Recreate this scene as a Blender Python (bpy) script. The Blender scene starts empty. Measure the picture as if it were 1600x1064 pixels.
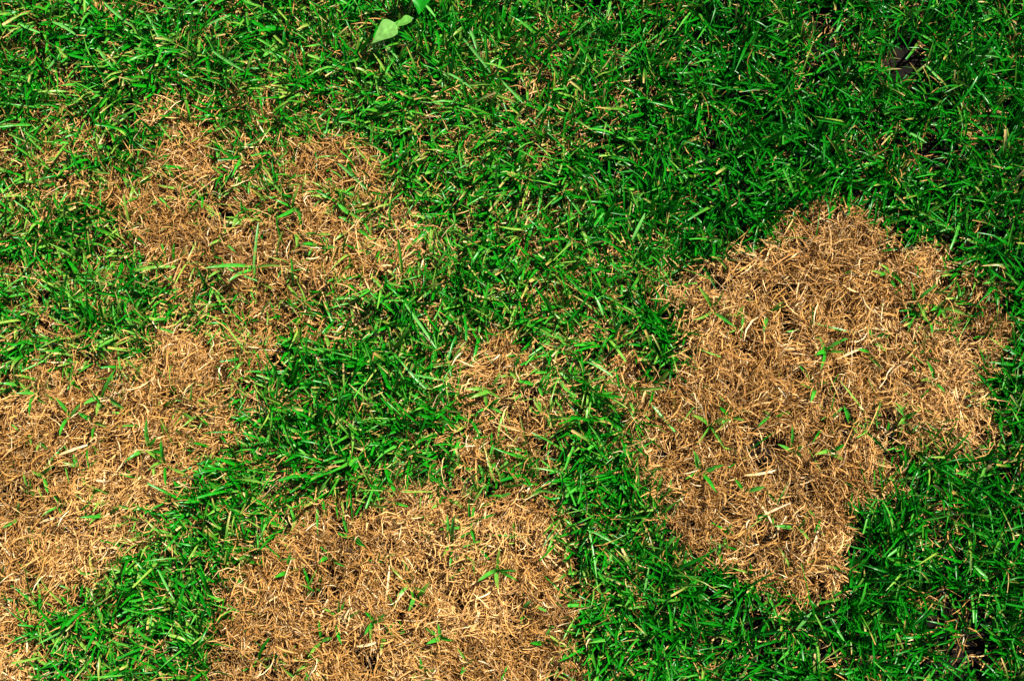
import bpy, math, random
import numpy as np

R = math.radians
rng = np.random.default_rng(7)
random.seed(7)
scene = bpy.context.scene
col = scene.collection

# ------------------------------------------------------------------ camera
TILT, DIST, LENS = R(12.0), 1.02, 60.0
cam_d = bpy.data.cameras.new('camera')
cam_d.lens, cam_d.sensor_width = LENS, 36.0
cam_d.clip_start, cam_d.clip_end = 0.01, 500.0
cam = bpy.data.objects.new('camera', cam_d)
col.objects.link(cam)
CAM = np.array([0.0, -math.sin(TILT) * DIST, math.cos(TILT) * DIST])
cam.location = CAM
cam.rotation_euler = (TILT, 0, 0)
scene.camera = cam

# ------------------------------------------------------------------ light
SUN_AZ, SUN_EL = R(38.0), R(50.0)          # azimuth from +x towards +y
world = bpy.data.worlds.new('World')
scene.world = world
world.use_nodes = True
wn = world.node_tree
sky = wn.nodes.new('ShaderNodeTexSky')
sky.sky_type = 'NISHITA'
sky.sun_disc = False
sky.sun_elevation = SUN_EL
sky.sun_rotation = math.pi / 2 - SUN_AZ
wn.links.new(sky.outputs[0], wn.nodes['Background'].inputs[0])
wn.nodes['Background'].inputs[1].default_value = 0.05
sun_d = bpy.data.lights.new('sun', 'SUN')
sun_d.energy, sun_d.angle, sun_d.color = 5.0, R(0.5), (1.0, 0.95, 0.87)
sun = bpy.data.objects.new('sun', sun_d)
col.objects.link(sun)
sun.rotation_euler = (math.pi / 2 - SUN_EL, 0, SUN_AZ + math.pi / 2)
sun.location = (2 * math.cos(SUN_AZ), 2 * math.sin(SUN_AZ), 3)
scene.view_settings.view_transform = 'Standard'
scene.view_settings.look = 'None'
scene.view_settings.exposure = 1.45
scene.view_settings.gamma = 1.0
scene.cycles.max_bounces = 6
scene.cycles.diffuse_bounces = 2
scene.cycles.transmission_bounces = 4
scene.cycles.use_denoising = False

# ------------------------------------------------------------------ maps
F_PX = LENS / 36.0 * 1600.0
ct, st = math.cos(TILT), math.sin(TILT)


def to_px(x, y, z=0.0):
    """world -> pixel of the 1600 x 1064 photograph"""
    dx, dy, dz = x - CAM[0], y - CAM[1], z - CAM[2]
    u = dx
    v = dy * ct + dz * st
    w = dy * st - dz * ct
    return 800 + F_PX * u / w, 532 - F_PX * v / w


def to_world(px, py):
    """pixel -> point on the ground (z = 0)"""
    u, v = (px - 800) / F_PX, (532 - py) / F_PX
    d = np.array([u, v * ct + st, v * st - ct])
    t = -CAM[2] / d[2]
    return CAM[0] + d[0] * t, CAM[1] + d[1] * t


def vnoise(x, y, scale, seed):
    """smooth value noise in 0..1"""
    r = np.random.default_rng(seed)
    T = r.random((256, 256))
    x, y = x / scale + 1000.3, y / scale + 1000.7
    xi, yi = np.floor(x).astype(int), np.floor(y).astype(int)
    fx, fy = x - xi, y - yi
    fx, fy = fx * fx * (3 - 2 * fx), fy * fy * (3 - 2 * fy)
    a, b = T[xi % 256, yi % 256], T[(xi + 1) % 256, yi % 256]
    c, d = T[xi % 256, (yi + 1) % 256], T[(xi + 1) % 256, (yi + 1) % 256]
    return (a * (1 - fx) + b * fx) * (1 - fy) + (c * (1 - fx) + d * fx) * fy


def height(x, y):
    h = 0.006 * (vnoise(x, y, 0.09, 1) - .5) + 0.005 * (vnoise(x, y, 0.035, 2) - .5)
    h += 0.003 * (vnoise(x, y, 0.014, 3) - .5)
    return h


def poly_dist(px, py, poly):
    """signed distance in pixels, positive inside"""
    P = np.array(poly, float)
    n = len(P)
    d2 = np.full(px.shape, 1e18)
    ins = np.zeros(px.shape, bool)
    for i in range(n):
        ax, ay = P[i]
        bx, by = P[(i + 1) % n]
        ex, ey = bx - ax, by - ay
        t = np.clip(((px - ax) * ex + (py - ay) * ey) / (ex * ex + ey * ey), 0, 1)
        d2 = np.minimum(d2, (px - ax - t * ex) ** 2 + (py - ay - t * ey) ** 2)
        cond = ((ay > py) != (by > py))
        with np.errstate(divide='ignore', invalid='ignore'):
            xx = ax + (py - ay) / (by - ay if by != ay else 1e-9) * ex
        ins ^= cond & (px < xx)
    return np.where(ins, 1, -1) * np.sqrt(d2)


# outlines of the dead patches, in pixels of the photograph: (polygon, deadness, edge softness)
RIGHT = [(1066, 448), (1105, 420), (1195, 402), (1222, 372), (1268, 345), (1340, 345), (1400, 368), (1470, 392),
         (1512, 430), (1550, 470), (1565, 540), (1540, 585), (1512, 640), (1532, 662), (1530, 702), (1440, 708),
         (1422, 752), (1332, 782), (1312, 850), (1302, 932), (1258, 932), (1180, 886), (1120, 888), (1070, 870),
         (1056, 820), (1030, 770), (1010, 720), (1035, 640), (1068, 585), (1072, 520)]
RIGHT_SIDE = [(950, 650), (1010, 612), (1080, 580), (1080, 790), (1020, 765), (965, 705)]
BOTTOM = [(325, 1250), (345, 960), (378, 900), (425, 850), (490, 800), (530, 778), (640, 775), (760, 785), (860, 790),
          (888, 850), (900, 900), (896, 980), (888, 1250)]
BOTTOM_TOP = [(500, 790), (520, 745), (640, 735), (720, 700), (890, 700), (892, 800), (700, 790)]
CENTRE = [(722, 560), (745, 525), (800, 540), (835, 575), (885, 595), (900, 640), (890, 705), (820, 712), (735, 695),
          (715, 640)]
CENTRE_TOP = [(730, 540), (745, 490), (800, 490), (870, 540), (900, 600), (760, 580)]
LEFT = [(-250, 625), (0, 612), (100, 585), (200, 565), (290, 535), (330, 560), (320, 640), (290, 720), (250, 795),
        (215, 840), (160, 880), (90, 925), (60, 965), (40, 1010), (50, 1250), (-250, 1250)]
LEFT_SIDE = [(250, 520), (370, 505), (392, 560), (386, 630), (370, 690), (335, 745), (320, 785), (240, 800)]
UPPER = [(170, 310), (250, 300), (345, 275), (425, 295), (460, 262), (530, 235), (585, 285), (650, 350), (640, 420),
         (560, 440), (480, 470), (420, 490), (330, 490), (270, 430)]
UPPER_RAG = [(100, 255), (180, 290), (245, 240), (270, 195), (335, 200), (350, 260), (460, 215), (560, 220), (650, 330),
             (700, 390), (690, 440), (600, 435), (480, 490), (395, 540), (300, 530), (262, 480), (290, 430), (200, 362),
             (120, 342)]
ZONES = [
    # background moods
    ([(-300, 160), (560, 130), (720, 330), (740, 480), (420, 600), (200, 560), (-300, 620)], .33, 70),
    ([(430, 60), (900, 30), (900, 330), (640, 330)], .22, 80),
    ([(700, 300), (1060, 400), (1080, 620), (900, 640), (700, 560)], .34, 70),
    ([(60, 860), (330, 800), (340, 1064), (60, 1200)], .20, 50),
    ([(640, 690), (890, 690), (890, 780), (640, 780)], .42, 30),
    ([(1180, 880), (1320, 860), (1310, 1000), (1180, 990)], .40, 40),
    ([(1480, 560), (1600, 520), (1600, 720), (1440, 720)], .28, 40),
    # ragged patches
    (UPPER_RAG, .62, 34), (UPPER, .83, 30),
    ([(445, 170), (440, 205), (405, 205), (410, 180)], .6, 16),
    ([(490, 90), (555, 92), (545, 130), (495, 128)], .50, 20),
    ([(240, 195), (330, 185), (345, 230), (250, 240)], .60, 20),
    (RIGHT_SIDE, .68, 18), (BOTTOM_TOP, .52, 20), (CENTRE_TOP, .54, 22), (LEFT_SIDE, .77, 26),
    (CENTRE, .91, 18), (BOTTOM, .975, 14), (RIGHT, .985, 12), (LEFT, .95, 26),
    ([(600, 930), (640, 930), (640, 960), (600, 960)], .98, 6),
]
GREEN = [   # places where grass comes back inside the patches: (px, py, radius, deadness)
    (1495, 475, 52, .52), (1460, 425, 36, .74), (1515, 435, 36, .40), (1440, 700, 40, .40), (1425, 740, 36, .2),
    (745, 560, 26, .75), (830, 560, 30, .65), (700, 850, 26, .86), (760, 880, 22, .88), (650, 700, 40, .30),
    (290, 640, 45, .68), (230, 600, 40, .80), (320, 690, 26, .65), (410, 300, 40, .45), (620, 350, 30, .5),
    (560, 310, 28, .62), (350, 480, 36, .55), (240, 790, 26, .6), (1100, 460, 20, .84), (1085, 745, 22, .86),
    (1240, 590, 20, .93), (1035, 600, 26, .55), (870, 800, 26, .8), (840, 735, 30, .62), (1190, 870, 26, .7),
    (700, 780, 30, .6), (560, 760, 30, .55), (395, 880, 26, .6), (365, 930, 22, .7), (500, 640, 80, .04),
    (640, 660, 60, .05), (960, 900, 60, .08), (430, 720, 50, .08), (920, 685, 34, .12), (932, 765, 42, .06), (912, 620, 32, .18), (940, 840, 45, .06), (560, 590, 60, .16),
]


def deadness(x, y):
    px, py = to_px(x, y)
    wob = 15.0
    px = px + wob * (vnoise(x, y, .030, 11) - .5) * 2 + 14 * (vnoise(x, y, .010, 12) - .5) * 2
    py = py + wob * (vnoise(x, y, .030, 13) - .5) * 2 + 14 * (vnoise(x, y, .010, 14) - .5) * 2
    D = np.full(px.shape, .10)
    for poly, val, soft in ZONES:
        d = poly_dist(px, py, poly) + (9 if val > .8 else 0)      # blades at a rim lean over it
        t = np.clip(.5 + d / (2 * soft), 0, 1)
        t = t * t * (3 - 2 * t)
        D = D * (1 - t) + np.maximum(D, val) * t
    for gx, gy, r, val in GREEN:
        t = np.exp(-((px - gx) ** 2 + (py - gy) ** 2) / (r * r))
        D = D * (1 - t) + np.minimum(D, val) * t
    # lawns thin in clumps
    mid = np.clip(1 - np.abs(D - .4) / .4, 0, 1)
    return np.clip(D + mid * 1.0 * (vnoise(x, y, .012, 15) - .5) + .12 * (vnoise(x, y, .05, 16) - .5) * (D < .9), 0, 1)


HOLES = [(1318, 648, 17), (1263, 664, 12), (1240, 612, 9), (593, 1036, 13), (632, 990, 10), (615, 945, 10),
         (45, 704, 9), (108, 756, 10), (214, 780, 8), (130, 648, 11), (1410, 492, 13), (1463, 745, 14), (1290, 545, 9),
         (600, 985, 9), (505, 1055, 9), (1195, 730, 9), (830, 645, 10), (1220, 687, 12)]


def holes(x, y):
    px, py = to_px(x, y)
    k = np.ones(px.shape)
    for hx, hy, r in HOLES:
        k *= np.clip(((px - hx) ** 2 + (py - hy) ** 2) / (r * r * 1.15) - .45, 0, 1)
    return k


def darkgrass(x, y):
    """1 where the sward is long and open (right, bottom right), 0 where it is short and tight"""
    px, py = to_px(x, y)
    a = np.clip((px - 760) / 360, 0, 1)
    b = np.clip((px - 900) / 200, 0, 1)
    return np.where(py < 420, a, b) * .9 + .1


# ------------------------------------------------------------------ materials
def blade_material(name, transl, rough, spec, noise_amt):
    m = bpy.data.materials.new(name)
    m.use_nodes = True
    nt = m.node_tree
    nt.nodes.clear()
    N = nt.nodes.new
    out, mix = N('ShaderNodeOutputMaterial'), N('ShaderNodeMixShader')
    pr, tr = N('ShaderNodeBsdfPrincipled'), N('ShaderNodeBsdfTranslucent')
    at, no, mx = N('ShaderNodeAttribute'), N('ShaderNodeTexNoise'), N('ShaderNodeMixRGB')
    mp, tc, hs = N('ShaderNodeMapRange'), N('ShaderNodeTexCoord'), N('ShaderNodeHueSaturation')
    at.attribute_name = 'tint'
    no.inputs['Scale'].default_value = 420
    no.inputs['Detail'].default_value = 3
    nt.links.new(tc.outputs['Object'], no.inputs['Vector'])
    mp.inputs['From Min'].default_value, mp.inputs['From Max'].default_value = .3, .7
    mp.inputs['To Min'].default_value, mp.inputs['To Max'].default_value = 1 - noise_amt, 1 + noise_amt
    nt.links.new(no.outputs['Fac'], mp.inputs['Value'])
    nt.links.new(mp.outputs[0], hs.inputs['Value'])
    nt.links.new(at.outputs['Color'], hs.inputs['Color'])
    nt.links.new(hs.outputs[0], pr.inputs['Base Color'])
    nt.links.new(hs.outputs[0], tr.inputs['Color'])
    pr.inputs['Roughness'].default_value = rough
    pr.inputs['Specular IOR Level'].default_value = spec
    mix.inputs[0].default_value = transl
    nt.links.new(pr.outputs[0], mix.inputs[1])
    nt.links.new(tr.outputs[0], mix.inputs[2])
    nt.links.new(mix.outputs[0], out.inputs[0])
    nt.nodes.remove(mx)
    return m


M_GREEN = blade_material('grass_blade', .18, .28, .20, .22)
M_STRAW = blade_material('dry_straw', .15, .55, .25, .28)


def ground_material():
    m = bpy.data.materials.new('soil')
    m.use_nodes = True
    nt = m.node_tree
    pr = nt.nodes['Principled BSDF']
    N = nt.nodes.new
    tc, n1, r1 = N('ShaderNodeTexCoord'), N('ShaderNodeTexNoise'), N('ShaderNodeValToRGB')
    n2, r2, ln, mp, mx = (N('ShaderNodeTexNoise'), N('ShaderNodeValToRGB'), N('ShaderNodeVectorMath'),
                          N('ShaderNodeMapRange'), N('ShaderNodeMixRGB'))
    n1.inputs['Scale'].default_value, n1.inputs['Detail'].default_value = 160, 8
    nt.links.new(tc.outputs['Object'], n1.inputs['Vector'])
    nt.links.new(n1.outputs['Fac'], r1.inputs[0])
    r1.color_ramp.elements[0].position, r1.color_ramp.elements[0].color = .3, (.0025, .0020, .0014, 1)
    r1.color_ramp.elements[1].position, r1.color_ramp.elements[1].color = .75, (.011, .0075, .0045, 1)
    n2.inputs['Scale'].default_value, n2.inputs['Detail'].default_value = 60, 10
    nt.links.new(tc.outputs['Object'], n2.inputs['Vector'])
    nt.links.new(n2.outputs['Fac'], r2.inputs[0])
    r2.color_ramp.elements[0].position, r2.color_ramp.elements[0].color = .35, (.004, .02, .003, 1)
    r2.color_ramp.elements[1].position, r2.color_ramp.elements[1].color = .65, (.012, .09, .008, 1)
    ln.operation = 'LENGTH'
    nt.links.new(tc.outputs['Object'], ln.inputs[0])
    mp.inputs['From Min'].default_value, mp.inputs['From Max'].default_value = .58, .78
    nt.links.new(ln.outputs['Value'], mp.inputs['Value'])
    nt.links.new(mp.outputs[0], mx.inputs[0])
    nt.links.new(r1.outputs[0], mx.inputs[1])
    nt.links.new(r2.outputs[0], mx.inputs[2])
    nt.links.new(mx.outputs[0], pr.inputs['Base Color'])
    pr.inputs['Roughness'].default_value = .95
    pr.inputs['Specular IOR Level'].default_value = .1
    bp = N('ShaderNodeBump')
    bp.inputs['Distance'].default_value = .002
    nt.links.new(n1.outputs['Fac'], bp.inputs['Height'])
    nt.links.new(bp.outputs[0], pr.inputs['Normal'])
    return m


# ------------------------------------------------------------------ ground
def build_ground():
    inner = np.linspace(-.7, .7, 150)
    outer = .7 + np.geomspace(.02, 60, 22)
    xs = np.concatenate([-outer[::-1], inner, outer])
    X, Y = np.meshgrid(xs, xs, indexing='ij')
    Z = height(X, Y) - .003
    n = len(xs)
    V = np.stack([X, Y, Z], -1).reshape(-1, 3)
    i, j = np.meshgrid(np.arange(n - 1), np.arange(n - 1), indexing='ij')
    a = (i * n + j).ravel()
    F = np.stack([a, a + n, a + n + 1, a + 1], 1)
    me = bpy.data.meshes.new('ground')
    me.from_pydata(V.tolist(), [], F.tolist())
    me.polygons.foreach_set('use_smooth', np.ones(len(F), bool))
    me.materials.append(ground_material())
    o = bpy.data.objects.new('ground', me)
    o['kind'] = 'structure'
    o['label'] = 'dark bare soil under the lawn'
    o['category'] = 'ground'
    col.objects.link(o)


build_ground()


# ------------------------------------------------------------------ blades
def blades(root, az, th0, th1, L, W, roll, tint0, tint1, nseg=4, fold=.25, daz=None, tip=.12, twist=None, blunt=None, late=None):
    """centre-line blades with a folded cross-section; returns verts, quads, vertex colours"""
    n = len(az)
    s = np.linspace(0, 1, nseg + 1)
    daz = np.zeros(n) if daz is None else daz
    twist = np.zeros(n) if twist is None else twist
    P = np.zeros((n, nseg + 1, 3))
    P[:, 0] = root
    T = np.zeros((n, nseg + 1, 3))
    for k in range(nseg + 1):
        th = th0 + (th1 - th0) * s[k] ** 1.3
        a = az + daz * s[k]
        T[:, k] = np.stack([np.sin(th) * np.cos(a), np.sin(th) * np.sin(a), np.cos(th)], 1)
        if k:
            P[:, k] = P[:, k - 1] + (T[:, k] + T[:, k - 1]) * .5 * (L / nseg)[:, None]
    aa = az[:, None] + daz[:, None] * s[None]
    side = np.stack([-np.sin(aa), np.cos(aa), np.zeros_like(aa)], -1)
    nor = np.cross(T, side)
    rr = roll[:, None] + twist[:, None] * s[None]
    c, sn = np.cos(rr)[..., None], np.sin(rr)[..., None]
    S = side * c + nor * sn
    Nn = nor * c - side * sn
    prof = np.interp(s, [0, .25, .55, .8, 1], [.55, .9, 1, .72, tip])
    w = W[:, None] * prof[None]
    if blunt is not None:
        pb = np.interp(s, [0, .25, .55, .8, 1], [.6, .95, 1, .92, .75])
        w = np.where(blunt[:, None], W[:, None] * pb[None], w)
    w = w[..., None] * .5
    f = fold * (1 if np.isscalar(fold) else 1)
    V = np.stack([P - S * w + Nn * w * f, P - Nn * w * f, P + S * w + Nn * w * f], 2)      # n, seg+1, 3, 3
    mix = np.clip((s - .15) / .85, 0, 1)[None, :, None]
    if late is not None:
        mix = np.where(late[:, None, None], mix ** 4, mix)
    C = tint0[:, None] * (1 - mix) + tint1[:, None] * mix
    C = np.repeat(C[:, :, None], 3, 2)
    base = (np.arange(n) * (nseg + 1) * 3)[:, None, None]
    k = np.arange(nseg)[None, :, None] * 3
    q = np.arange(2)[None, None]
    a = base + k + q
    F = np.stack([a, a + 1, a + 4, a + 3], -1).reshape(-1, 4)
    return V.reshape(-1, 3), F, C.reshape(-1, 3)


def mesh_from(name, V, F, C, mat):
    me = bpy.data.meshes.new(name)
    me.vertices.add(len(V))
    me.vertices.foreach_set('co', V.astype(np.float32).ravel())
    me.loops.add(F.size)
    me.loops.foreach_set('vertex_index', F.astype(np.int32).ravel())
    me.polygons.add(len(F))
    me.polygons.foreach_set('loop_start', np.arange(0, F.size, 4, dtype=np.int32))
    me.polygons.foreach_set('use_smooth', np.ones(len(F), bool))
    at = me.attributes.new('tint', 'FLOAT_COLOR', 'POINT')
    at.data.foreach_set('color', np.concatenate([C, np.ones((len(C), 1))], 1).astype(np.float32).ravel())
    me.update(calc_edges=True)
    me.materials.append(mat)
    return me


def add(name, me, label=None, cat=None, group=None, kind=None, parent=None):
    o = bpy.data.objects.new(name, me)
    for k, v in (('label', label), ('category', cat), ('group', group), ('kind', kind)):
        if v:
            o[k] = v
    if parent:
        o.parent = parent
    col.objects.link(o)
    return o


# extents: what the photograph shows plus a margin, then a looser ring
X0, X1, Y0, Y1 = -.345, .345, -.245, .245
XO, YO = .61, .53


def scatter(per_cm2, x0, x1, y0, y1):
    n = int(per_cm2 * (x1 - x0) * (y1 - y0) * 1e4)
    return rng.uniform(x0, x1, n), rng.uniform(y0, y1, n)


def lerp(a, b, t):
    return a + (b - a) * t[:, None]


G_DEEP = np.array([.002, .110, .002])
G_MID = np.array([.006, .185, .003])
G_LIGHT = np.array([.060, .250, .025])
G_YEL = np.array([.160, .250, .030])
S_DARK = np.array([.215, .092, .018])
S_MID = np.array([.410, .212, .050])
S_PALE = np.array([.560, .370, .155])
S_WHITE = np.array([.660, .520, .310])


def straw_tint(n, pale=.22):
    u = rng.random(n)
    t = lerp(S_DARK, S_MID, np.clip(u * 1.5, 0, 1))
    p = rng.random(n) < pale
    t[p] = lerp(S_MID, S_PALE, rng.random(p.sum()))
    p = rng.random(n) < pale * .22
    t[p] = lerp(S_PALE, S_WHITE, rng.random(p.sum()))
    return t


def green_tint(n, D, dk):
    t = lerp(G_DEEP, G_MID, rng.random(n) * (1 - .45 * dk)) * (1 - .14 * dk)[:, None]
    p = rng.random(n) < .20 - .16 * dk + .3 * D
    t[p] = lerp(G_MID, G_LIGHT, rng.random(p.sum()))
    p = rng.random(n) < .06 - .06 * dk + .50 * D * (1 - .4 * dk)
    t[p] = lerp(G_LIGHT, G_YEL, rng.random(p.sum()))
    return t


# ---- dead straw mats, one for each patch
def make_straw(x, y, lift, flat, scale=1.0, nseg=3):
    """short dry leaves; stubble stands up, litter lies flat"""
    n = len(x)
    z = height(x, y) + lift
    ori = vnoise(x, y, .07, 31) * 5.0 + vnoise(x, y, .02, 32) * 3.0
    px, py = to_px(x, y)
    lean = np.exp(-(((px - 130) / 260) ** 2 + ((py - 740) / 220) ** 2))    # the left patch is combed one way
    az = rng.uniform(0, 2 * np.pi, n)
    comb = rng.random(n) < .45
    az[comb] = ori[comb] + rng.normal(0, .5, comb.sum())
    comb = rng.random(n) < .65 * lean
    az[comb] = .55 + rng.normal(0, .38, comb.sum()) + np.pi * (rng.random(comb.sum()) < .4)
    th0 = np.where(flat, rng.normal(1.45, .16, n), rng.uniform(.25, 1.15, n))
    th1 = np.where(flat, rng.normal(1.75, .30, n), th0 + rng.uniform(.2, 1.5, n))
    L = np.clip(rng.lognormal(math.log(.0088), .42, n), .0035, .026) * scale
    W = np.clip(rng.normal(.00062, .00020, n), .00034, .0014) * scale
    t0 = straw_tint(n)
    bleach = vnoise(x, y, .045, 35) * .6 + vnoise(x, y, .015, 36) * .4       # weathered pale here, browner there
    t0 = t0 * (.68 + .56 * bleach)[:, None]
    t0 = lerp(t0, S_PALE, np.clip(bleach - .5, 0, 1) * .7)
    t1 = t0 * rng.uniform(.9, 1.35, n)[:, None]
    return blades(np.stack([x, y, z], 1), az, th0, th1, L, W, rng.normal(0, .7, n), t0, np.clip(t1, 0, .8), nseg=nseg,
                  fold=.45, daz=rng.normal(0, 1.05, n), tip=.25, twist=rng.normal(0, 1.2, n))


x, y = scatter(105, X0, X1, Y0, Y1)
D = deadness(x, y)
H = holes(x, y)
dk = darkgrass(x, y)
clump = vnoise(x, y, .0046, 41) * .65 + vnoise(x, y, .014, 42) * .35
inpatch = np.clip((D - .33) / .46, 0, 1) ** .85
keep = rng.random(len(x)) < inpatch * H * np.clip((clump - .31) / .20, .05, 1)
xs, ys, cs = x[keep], y[keep], clump[keep]
lift = rng.random(len(xs)) ** 1.3 * .009 * np.clip(cs * 2.1, .3, 1.6)
lift *= .42 + .58 * np.clip((D[keep] - .55) / .35, 0, 1)
V, F, C = make_straw(xs, ys, lift, rng.random(len(xs)) < .62)
px, py = to_px(xs, ys)
polys = [RIGHT + [], BOTTOM, CENTRE, LEFT, UPPER_RAG]
dist = np.stack([poly_dist(px, py, p) for p in (RIGHT, BOTTOM, CENTRE, LEFT, UPPER_RAG)], 1)
owner = dist.argmax(1)
owner[dist.max(1) < -70] = 5
PATCHES = [
    ('dead_grass_patch', 'broad tan dead grass patch with a small black hole in its matted straw'),
    ('dead_grass_patch', 'domed tan dead grass patch below the small ragged one, bordered by green on both sides'),
    ('dead_grass_patch', 'smallest brown dead grass patch, narrow and speckled with green shoots'),
    ('dead_grass_patch', 'tan dead grass patch whose dry straw is combed in one direction'),
    ('dead_grass_patch', 'ragged brown dead grass patch broken up by many green blades'),
    ('dead_grass', 'scattered brown dead grass specks between the green blades'),
]
nv, nf = 4 * 3, 3 * 2
for k, (nm, lab) in enumerate(PATCHES):
    idx = np.nonzero(owner == k)[0]
    v = V.reshape(-1, nv, 3)[idx].reshape(-1, 3)
    c = C.reshape(-1, nv, 3)[idx].reshape(-1, 3)
    f0 = F.reshape(-1, nf, 4)[0]
    f = (f0[None] + (np.arange(len(idx)) * nv)[:, None, None]).reshape(-1, 4)
    add(nm, mesh_from(nm, v, f, c, M_STRAW), lab, 'dead grass', 'dead patches in the lawn' if k < 5 else None, 'stuff')

# ---- brown thatch low between the green blades
x, y = scatter(34, X0, X1, Y0, Y1)
D, dk = deadness(x, y), darkgrass(x, y)
cl = vnoise(x, y, .010, 51) * .65 + vnoise(x, y, .03, 52) * .35
keep = rng.random(len(x)) < np.clip((cl - .30 - .16 * dk) / .25, .04, 1) * (D < .75) * (1 - .60 * dk)
xs, ys = x[keep], y[keep]
V, F, C = make_straw(xs, ys, rng.random(len(xs)) * .006, rng.random(len(xs)) < .6)
add('thatch', mesh_from('thatch', V, F, C, M_STRAW), 'brown thatch showing low between the green grass blades', 'thatch',
    None, 'stuff')


# ---- green grass in tufts
def make_grass(cx, cy, per, nseg=4, wide=1.0):
    D, dk = deadness(cx, cy), darkgrass(cx, cy)
    rep = np.repeat(np.arange(len(cx)), per)
    n = len(rep)
    D, dk = D[rep], dk[rep]
    spread = rng.normal(0, .0028, (n, 2))
    x, y = cx[rep] + spread[:, 0], cy[rep] + spread[:, 1]
    z = height(x, y) - .001 + .0035 * np.clip(D * 1.6 - .4, 0, 1)      # shoots come up through the mat
    ori = vnoise(x, y, .055, 61) * 7
    az = rng.uniform(0, 2 * np.pi, n)
    comb = rng.random(n) < .40
    az[comb] = ori[comb] + rng.normal(0, .6, comb.sum())
    th0 = np.clip(rng.normal(.50, .28, n), .02, 1.2)
    th1 = th0 + np.clip(rng.normal(.85, .45, n), 0, 1.9)
    L = np.clip(rng.lognormal(math.log(.0160), .36, n), .006, .036) * (1 + .10 * dk) * (1 - .25 * D)
    W = np.clip(rng.normal(.00155, .00045, n), .0007, .0030) * (1 - .22 * D) * (1 - .10 * dk) * wide
    t0 = green_tint(n, D, dk)
    t1 = t0 * rng.uniform(.9, 1.25, n)[:, None]
    brown = rng.random(n) < .08 - .04 * dk + .15 * D
    t1[brown] = lerp(S_MID, S_PALE, rng.random(brown.sum()))
    pale = rng.random(n) < .14 - .09 * dk
    t0[pale] = lerp(t0[pale], G_YEL, np.full(pale.sum(), .5))
    return blades(np.stack([x, y, z], 1), az, th0, th1, L, W, rng.normal(0, .35, n), t0, t1, nseg=nseg, fold=.38,
                  daz=rng.normal(0, .35, n), tip=.10, twist=rng.normal(0, .5, n), blunt=rng.random(n) < .35,
                  late=brown)


cx, cy = scatter(5.6, X0, X1, Y0, Y1)
D, dk = deadness(cx, cy), darkgrass(cx, cy)
g = vnoise(cx, cy, .011, 71)
gap = np.clip((g - .20 - .15 * dk) / .12, .13, 1) * (1 - .10 * dk)
keep = rng.random(len(cx)) < np.clip(1.04 - D * 1.07, .028, 1) * gap
cx, cy = cx[keep], cy[keep]
V, F, C = make_grass(cx, cy, rng.integers(3, 9, len(cx)))
add('grass', mesh_from('grass', V, F, C, M_GREEN), 'short green lawn grass growing between the dead patches', 'grass', None,
    'stuff')
print('tufts', len(cx), 'faces', len(F))

# ---- fine short undergrowth blades, thinner and deeper in the sward
x, y = scatter(9, X0, X1, Y0, Y1)
D = deadness(x, y)
keep = rng.random(len(x)) < np.clip(1 - D * 1.12, .02, 1) * (.8 - .4 * darkgrass(x, y)) * np.clip((vnoise(x, y, .011, 71) - .2) / .15, .15, 1)
V, F, C = make_grass(x[keep], y[keep], np.ones(keep.sum(), int), nseg=3, wide=.62)
add('fine_grass', mesh_from('fine_grass', V, F, C, M_GREEN), 'thin short grass blades low among the broader lawn grass',
    'grass', None, 'stuff')

# ---- the lawn going on around the view
x, y = scatter(6.3, -XO, XO, -YO, YO)
ring = (x < X0) | (x > X1) | (y < Y0) | (y > Y1)
x, y = x[ring], y[ring]
D = deadness(x, y)
kg = rng.random(len(x)) < np.clip(1.05 - D * 1.1, .02, 1)
V, F, C = make_grass(x[kg], y[kg], np.ones(kg.sum(), int), nseg=2, wide=1.35)
add('grass', mesh_from('grass', V, F, C, M_GREEN), 'green lawn grass continuing around the dead patches', 'grass', None, 'stuff')
x, y = scatter(7.5, -XO, XO, -YO, YO)
ring = (x < X0) | (x > X1) | (y < Y0) | (y > Y1)
x, y = x[ring], y[ring]
D = deadness(x, y)
ks = rng.random(len(x)) < np.clip(D * 1.2 + .12, 0, 1)
V, F, C = make_straw(x[ks], y[ks], rng.random(ks.sum()) * .007, rng.random(ks.sum()) < .62, scale=1.55, nseg=2)
add('thatch', mesh_from('thatch', V, F, C, M_STRAW), 'dry straw litter continuing beyond the dead patches', 'thatch', None,
    'stuff')


# ------------------------------------------------------------------ lone green tufts in the dead patches
def one_blade(az, th0, th1, L, W, t0, t1, off=(0, 0), roll=0., daz=0., twist=0., nseg=6, fold=.35, tip=.08, z=0.):
    A = lambda v: np.array([v], float)
    V, F, C = blades(np.array([[off[0], off[1], z]]), A(az), A(th0), A(th1), A(L), A(W), A(roll), np.array([t0]),
                     np.array([t1]), nseg=nseg, fold=fold, daz=A(daz), tip=tip, twist=A(twist))
    return V, F, C


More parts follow.
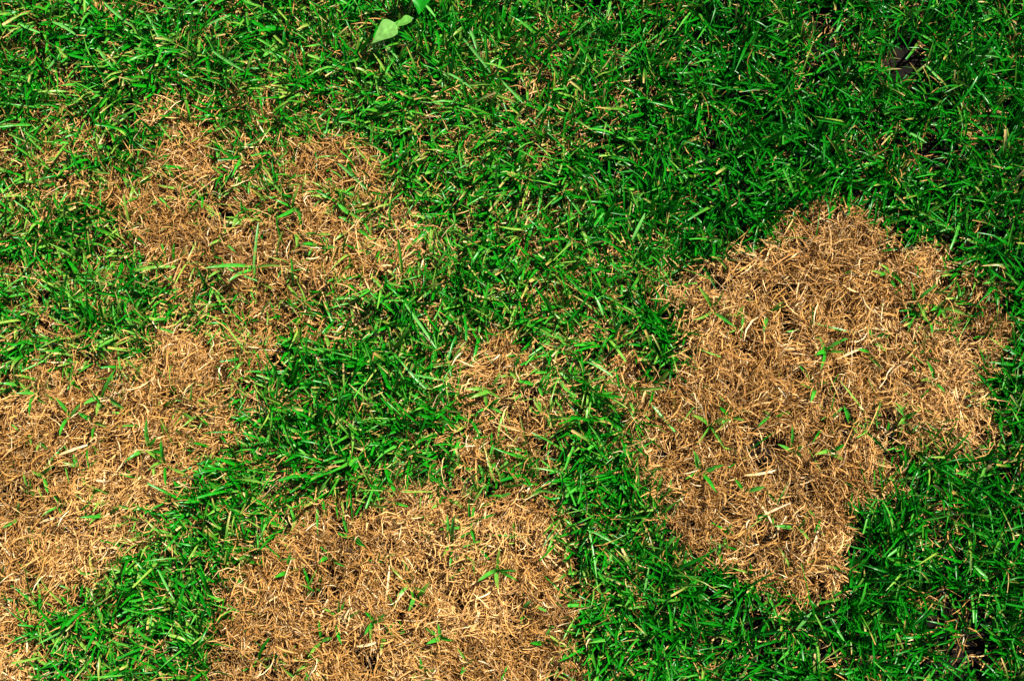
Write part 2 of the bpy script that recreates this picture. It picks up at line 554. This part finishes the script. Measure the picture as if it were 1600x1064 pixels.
def tuft(px, py, n, size, label, group, spread=1.0, az0=None):
    x, y = to_world(px, py)
    z = float(height(np.array([x]), np.array([y]))[0])
    root = bpy.data.objects.new('grass_tuft', None)
    root.empty_display_size = .01
    root.location = (x, y, z - .001)
    root['label'], root['category'], root['group'] = label, 'grass tuft', group
    col.objects.link(root)
    a0 = random.uniform(0, 6.28)
    for i in range(n):
        az = a0 + i * 6.283 / n + random.gauss(0, .5) if az0 is None else az0 + random.gauss(0, .5 * spread)
        L = size * random.uniform(.75, 1.3)
        t0 = G_MID + (G_LIGHT - G_MID) * random.random()
        t1 = t0 * random.uniform(.8, 1.2)
        if random.random() < .35:
            t1 = G_YEL * .9
        V, F, C = one_blade(az, random.uniform(.25, .7), random.uniform(1.0, 1.65), L, random.uniform(.0016, .0028), t0, t1,
                            off=(random.gauss(0, .001), random.gauss(0, .001)), roll=random.gauss(0, .3),
                            daz=random.gauss(0, .3), z=.007)
        add('blade', mesh_from('blade', V, F, C, M_GREEN), parent=root)


LAB = {
    'r': ('broad tan patch with the black hole', 'green tufts in the broad tan patch'),
    'b': ('domed tan patch', 'green tufts in the domed tan patch'),
    'c': ('smallest brown patch', 'green tufts in the smallest patch'),
    'l': ('patch of combed straw', 'green tufts in the combed patch'),
    'u': ('ragged brown patch', 'green tufts in the ragged patch'),
}
COUNT = {2: 'two', 3: 'three', 4: 'four', 5: 'five', 6: 'six'}
TUFTS = [
    ('r', 1285, 552, 6, .017), ('r', 1268, 606, 4, .014), ('r', 1110, 488, 4, .022), ('r', 1199, 494, 3, .014),
    ('r', 1156, 498, 3, .011), ('r', 1428, 478, 3, .018), ('r', 1466, 486, 5, .015), ('r', 1448, 505, 4, .013),
    ('r', 1110, 668, 4, .020), ('r', 1092, 738, 5, .017), ('r', 1130, 838, 3, .013), ('r', 1242, 830, 3, .016),
    ('r', 1354, 552, 2, .014), ('r', 1236, 706, 4, .014), ('r', 1295, 706, 3, .013), ('r', 1138, 656, 3, .012),
    ('r', 1205, 650, 3, .012), ('r', 1405, 652, 3, .016), ('r', 1360, 538, 3, .012), ('r', 1160, 770, 2, .012),
    ('r', 1275, 815, 3, .013), ('r', 1325, 664, 3, .010), ('r', 1452, 600, 3, .013), ('r', 1386, 432, 5, .016),
    ('b', 532, 968, 5, .015), ('b', 584, 974, 5, .014), ('b', 704, 850, 5, .020), ('b', 775, 895, 5, .019),
    ('b', 690, 1000, 4, .016), ('b', 548, 838, 4, .014), ('b', 520, 868, 3, .012), ('b', 655, 1050, 4, .013),
    ('b', 735, 820, 4, .018), ('b', 650, 935, 3, .012), ('b', 500, 1000, 3, .013), ('b', 730, 1035, 3, .013),
    ('b', 455, 895, 3, .011), ('b', 820, 960, 3, .011), ('b', 850, 1005, 3, .012), ('b', 445, 1025, 3, .011),
    ('c', 765, 615, 5, .016), ('c', 855, 655, 4, .015), ('c', 765, 640, 4, .014), ('c', 800, 585, 4, .015),
    ('c', 845, 610, 3, .015), ('c', 770, 695, 3, .011),
    ('l', 165, 625, 4, .019), ('l', 114, 655, 3, .014), ('l', 155, 664, 3, .013), ('l', 235, 705, 4, .017),
    ('l', 262, 726, 5, .017), ('l', 60, 622, 4, .015), ('l', 102, 796, 4, .015), ('l', 75, 746, 3, .012),
    ('l', 168, 806, 4, .014), ('l', 130, 735, 3, .013), ('l', 70, 695, 2, .012), ('l', 30, 812, 2, .011),
    ('l', 120, 600, 3, .013), ('l', 152, 770, 3, .012), ('l', 55, 765, 2, .011), ('l', 35, 605, 3, .012),
    ('u', 402, 425, 3, .028), ('u', 352, 378, 4, .016), ('u', 548, 340, 5, .016), ('u', 500, 395, 4, .015),
    ('u', 460, 330, 4, .015), ('u', 378, 340, 3, .013), ('u', 470, 372, 3, .014), ('u', 560, 360, 4, .016),
]
for key, px, py, n, size in TUFTS:
    sz = 'tiny' if size < .0125 else 'small' if size < .0155 else 'medium' if size < .0185 else 'tall'
    tuft(px, py, n, size, f'{sz} {COUNT[n]}-bladed green grass tuft sprouting from the {LAB[key][0]}', LAB[key][1])

# ------------------------------------------------------------------ long single straws lying on top of the mats
STRAWS = [  # x0,y0 -> x1,y1 in pixels
    ('r', 1205, 842, 1225, 812), ('r', 1183, 812, 1225, 785), ('r', 1205, 598, 1225, 622), ('r', 1330, 1000, 1330, 1000),
    ('r', 1160, 745, 1205, 745), ('r', 1180, 785, 1206, 812), ('r', 1258, 876, 1275, 838), ('r', 1355, 516, 1378, 517),
    ('r', 1305, 565, 1345, 545), ('b', 605, 940, 612, 890), ('b', 690, 1010, 735, 1035), ('b', 500, 975, 512, 940),
    ('b', 560, 1010, 590, 1008), ('b', 740, 985, 750, 955), ('l', 5, 845, 25, 866), ('l', 170, 740, 172, 765),
    ('l', 100, 715, 140, 700), ('l', 135, 748, 175, 758), ('l', 70, 820, 100, 806),
]
SLAB = {'r': ('long pale straw lying on the broad tan patch with the black hole', 'loose straws on the broad tan patch'),
        'b': ('long pale straw lying on the domed tan patch', 'loose straws on the domed tan patch'),
        'l': ('long pale straw lying on the patch of combed straw', 'loose straws on the combed patch')}
for key, x0, y0, x1, y1 in STRAWS:
    if (x0, y0) == (x1, y1):
        continue
    a, b = to_world(x0, y0), to_world(x1, y1)
    L = math.hypot(b[0] - a[0], b[1] - a[1]) * 1.1
    z = float(height(np.array([a[0]]), np.array([a[1]]))[0])
    V, F, C = one_blade(math.atan2(b[1] - a[1], b[0] - a[0]), 1.40, 1.74, L, random.uniform(.0013, .0019), S_PALE, S_WHITE,
                        roll=random.gauss(0, .3), daz=random.gauss(0, .2), tip=.4, fold=.4)
    o = add('straw', mesh_from('straw', V, F, C, M_STRAW), SLAB[key][0], 'straw', SLAB[key][1])
    o.location = (a[0], a[1], z + .0095)

# ------------------------------------------------------------------ long pale blades lying over the sward
LONG = [  # root -> tip in pixels, zone
    ('g', 92, 50, 132, 69), ('g', 113, 15, 135, 38), ('g', 172, 20, 208, 61), ('g', 235, 35, 258, 70), ('g', 73, 67, 40, 59),
    ('g', 85, 122, 115, 95), ('g', 160, 88, 182, 120), ('g', 335, 90, 380, 130), ('g', 325, 54, 364, 38), ('w', 590, 78, 632, 98),
    ('w', 664, 20, 682, 40), ('g', 725, 75, 765, 126), ('g', 735, 60, 748, 90), ('g', 782, 135, 812, 172), ('g', 833, 203, 857, 172),
    ('w', 700, 128, 738, 148), ('g', 1290, 76, 1308, 55), ('g', 1412, 214, 1440, 230), ('g', 1440, 115, 1462, 142),
    ('u', 575, 302, 527, 258), ('u', 400, 430, 410, 362), ('u', 406, 445, 355, 432), ('m', 630, 476, 682, 548),
    ('m', 640, 590, 690, 600), ('m', 668, 614, 628, 580), ('g', 985, 385, 1004, 348), ('g', 925, 366, 940, 345),
    ('k', 955, 594, 920, 570), ('k', 940, 502, 930, 474), ('k', 917, 822, 935, 918), ('k', 1003, 936, 1010, 892),
    ('k', 965, 856, 922, 826), ('r', 1058, 682, 1002, 622), ('x', 1512, 885, 1530, 905), ('x', 1290, 962, 1310, 1000),
    ('x', 1240, 985, 1262, 960), ('r', 1335, 524, 1272, 518), ('x', 110, 985, 70, 1010), ('x', 255, 895, 278, 935),
]
LLAB = {'g': ('long pale green grass strand lying over the wide lawn above the patches', 'pale strands over the wide lawn'),
        'w': ('pale green grass strand lying beside the broad-leaved weed', 'pale strands by the weed'),
        'k': ('pale green strand in the grass strip dividing the broad tan patch from the smaller ones',
              'pale strands in the dividing strip'),
        'm': ('pale green strand on the grass between the ragged patch and the smallest patch', 'pale strands between patches'),
        'x': ('pale green strand on the dark grass below a tan patch', 'pale strands below the patches'),
        'u': ('long green grass strand lying across the ragged brown patch', 'green strands across the ragged patch'),
        'r': ('long green grass strand lying across the broad tan patch', 'green strands across the broad patch')}
for key, x0, y0, x1, y1 in LONG:
    zt = .009 if key in 'ur' else .0125
    a, b = to_world(x0, y0), to_world(x1, y1)
    L = math.hypot(b[0] - a[0], b[1] - a[1]) * 1.08
    z = float(height(np.array([a[0]]), np.array([a[1]]))[0])
    t0 = G_LIGHT * random.uniform(.8, 1.15) + np.array([.02, .02, .02])
    V, F, C = one_blade(math.atan2(b[1] - a[1], b[0] - a[0]), 1.30, 1.72, L, random.uniform(.0013, .0020), t0,
                        t0 * random.uniform(.9, 1.2), roll=random.gauss(0, .25), daz=random.gauss(0, .18), tip=.3, fold=.30)
    o = add('grass_strand', mesh_from('grass_strand', V, F, C, M_GREEN), LLAB[key][0], 'grass strand', LLAB[key][1])
    o.location = (a[0], a[1], z + zt)

# ------------------------------------------------------------------ the broad-leaved weed
def leaf_mesh(L, W, tint, cup=.22, bend=.10, nu=14, nv=8):
    """tip at the origin end of the blade widening towards a blunt shoulder and a short base"""
    V, C, F = [], [], []
    for i in range(nu + 1):
        s = i / nu
        half = W * .5 * float(np.interp(s, [0, .10, .22, .35, .6, .85, 1], [.06, .84, 1, .95, .58, .20, .004]))
        for j in range(nv + 1):
            t = j / nv * 2 - 1
            xx, yy = s * L, t * half
            zz = cup * abs(t) ** 1.3 * half + bend * L * (.25 - (s - .5) ** 2) + .00018 * math.sin(s * 15 + abs(t) * 4)
            V.append((xx, yy, zz))
            C.append(tuple(np.array(tint) * (1.22 if j == nv // 2 else .95 + .08 * abs(t))))
    for i in range(nu):
        for j in range(nv):
            a = i * (nv + 1) + j
            F.append((a, a + nv + 1, a + nv + 2, a + 1))
    return mesh_from('leaf', np.array(V), np.array(F), np.array(C), M_GREEN)


wx, wy = to_world(640, 24)
weed = bpy.data.objects.new('broadleaf_weed', None)
weed.empty_display_size = .01
weed.location = (wx, wy, float(height(np.array([wx]), np.array([wy]))[0]))
weed['label'] = 'broad-leaved green weed with smooth pointed leaves among the fine grass'
weed['category'] = 'weed'
col.objects.link(weed)
for (tpx, tpy, bpx, bpy_, W, tint, rx, zb) in [
        (580, 67, 618, 37, .0125, (.110, .260, .050), -.05, .027),
        (654, 22, 664, -34, .0205, (.006, .175, .005), .10, .029),
        (614, 44, 644, 28, .0070, (.080, .240, .030), .35, .024)]:
    # pixel positions are on the ground; shift for the leaf's own height above it
    kz = 1 - zb / CAM[2]
    tip, base = to_world(tpx, tpy), to_world(bpx, bpy_)
    tip = [CAM[i] + (tip[i] - CAM[i]) * kz for i in (0, 1)]
    base = [CAM[i] + (base[i] - CAM[i]) * kz for i in (0, 1)]
    L = math.hypot(tip[0] - base[0], tip[1] - base[1])
    lf = add('leaf', leaf_mesh(L, W, tint), parent=weed)
    lf.location = (base[0] - wx, base[1] - wy, zb)
    lf.rotation_euler = (rx, .10, math.atan2(tip[1] - base[1], tip[0] - base[0]))
    dx, dy = base[0] - wx, base[1] - wy
    l2 = math.hypot(dx, dy)
    V, F, C = one_blade(math.atan2(dy, dx), math.atan2(l2, zb), math.atan2(l2, zb), math.hypot(l2, zb), .0016, G_MID, G_LIGHT,
                        tip=.8, fold=.8)
    add('stem', mesh_from('stem', V, F, C, M_GREEN), parent=weed)
print('triangles', sum(len(o.data.polygons) * 2 for o in bpy.data.objects if o.type == 'MESH'))
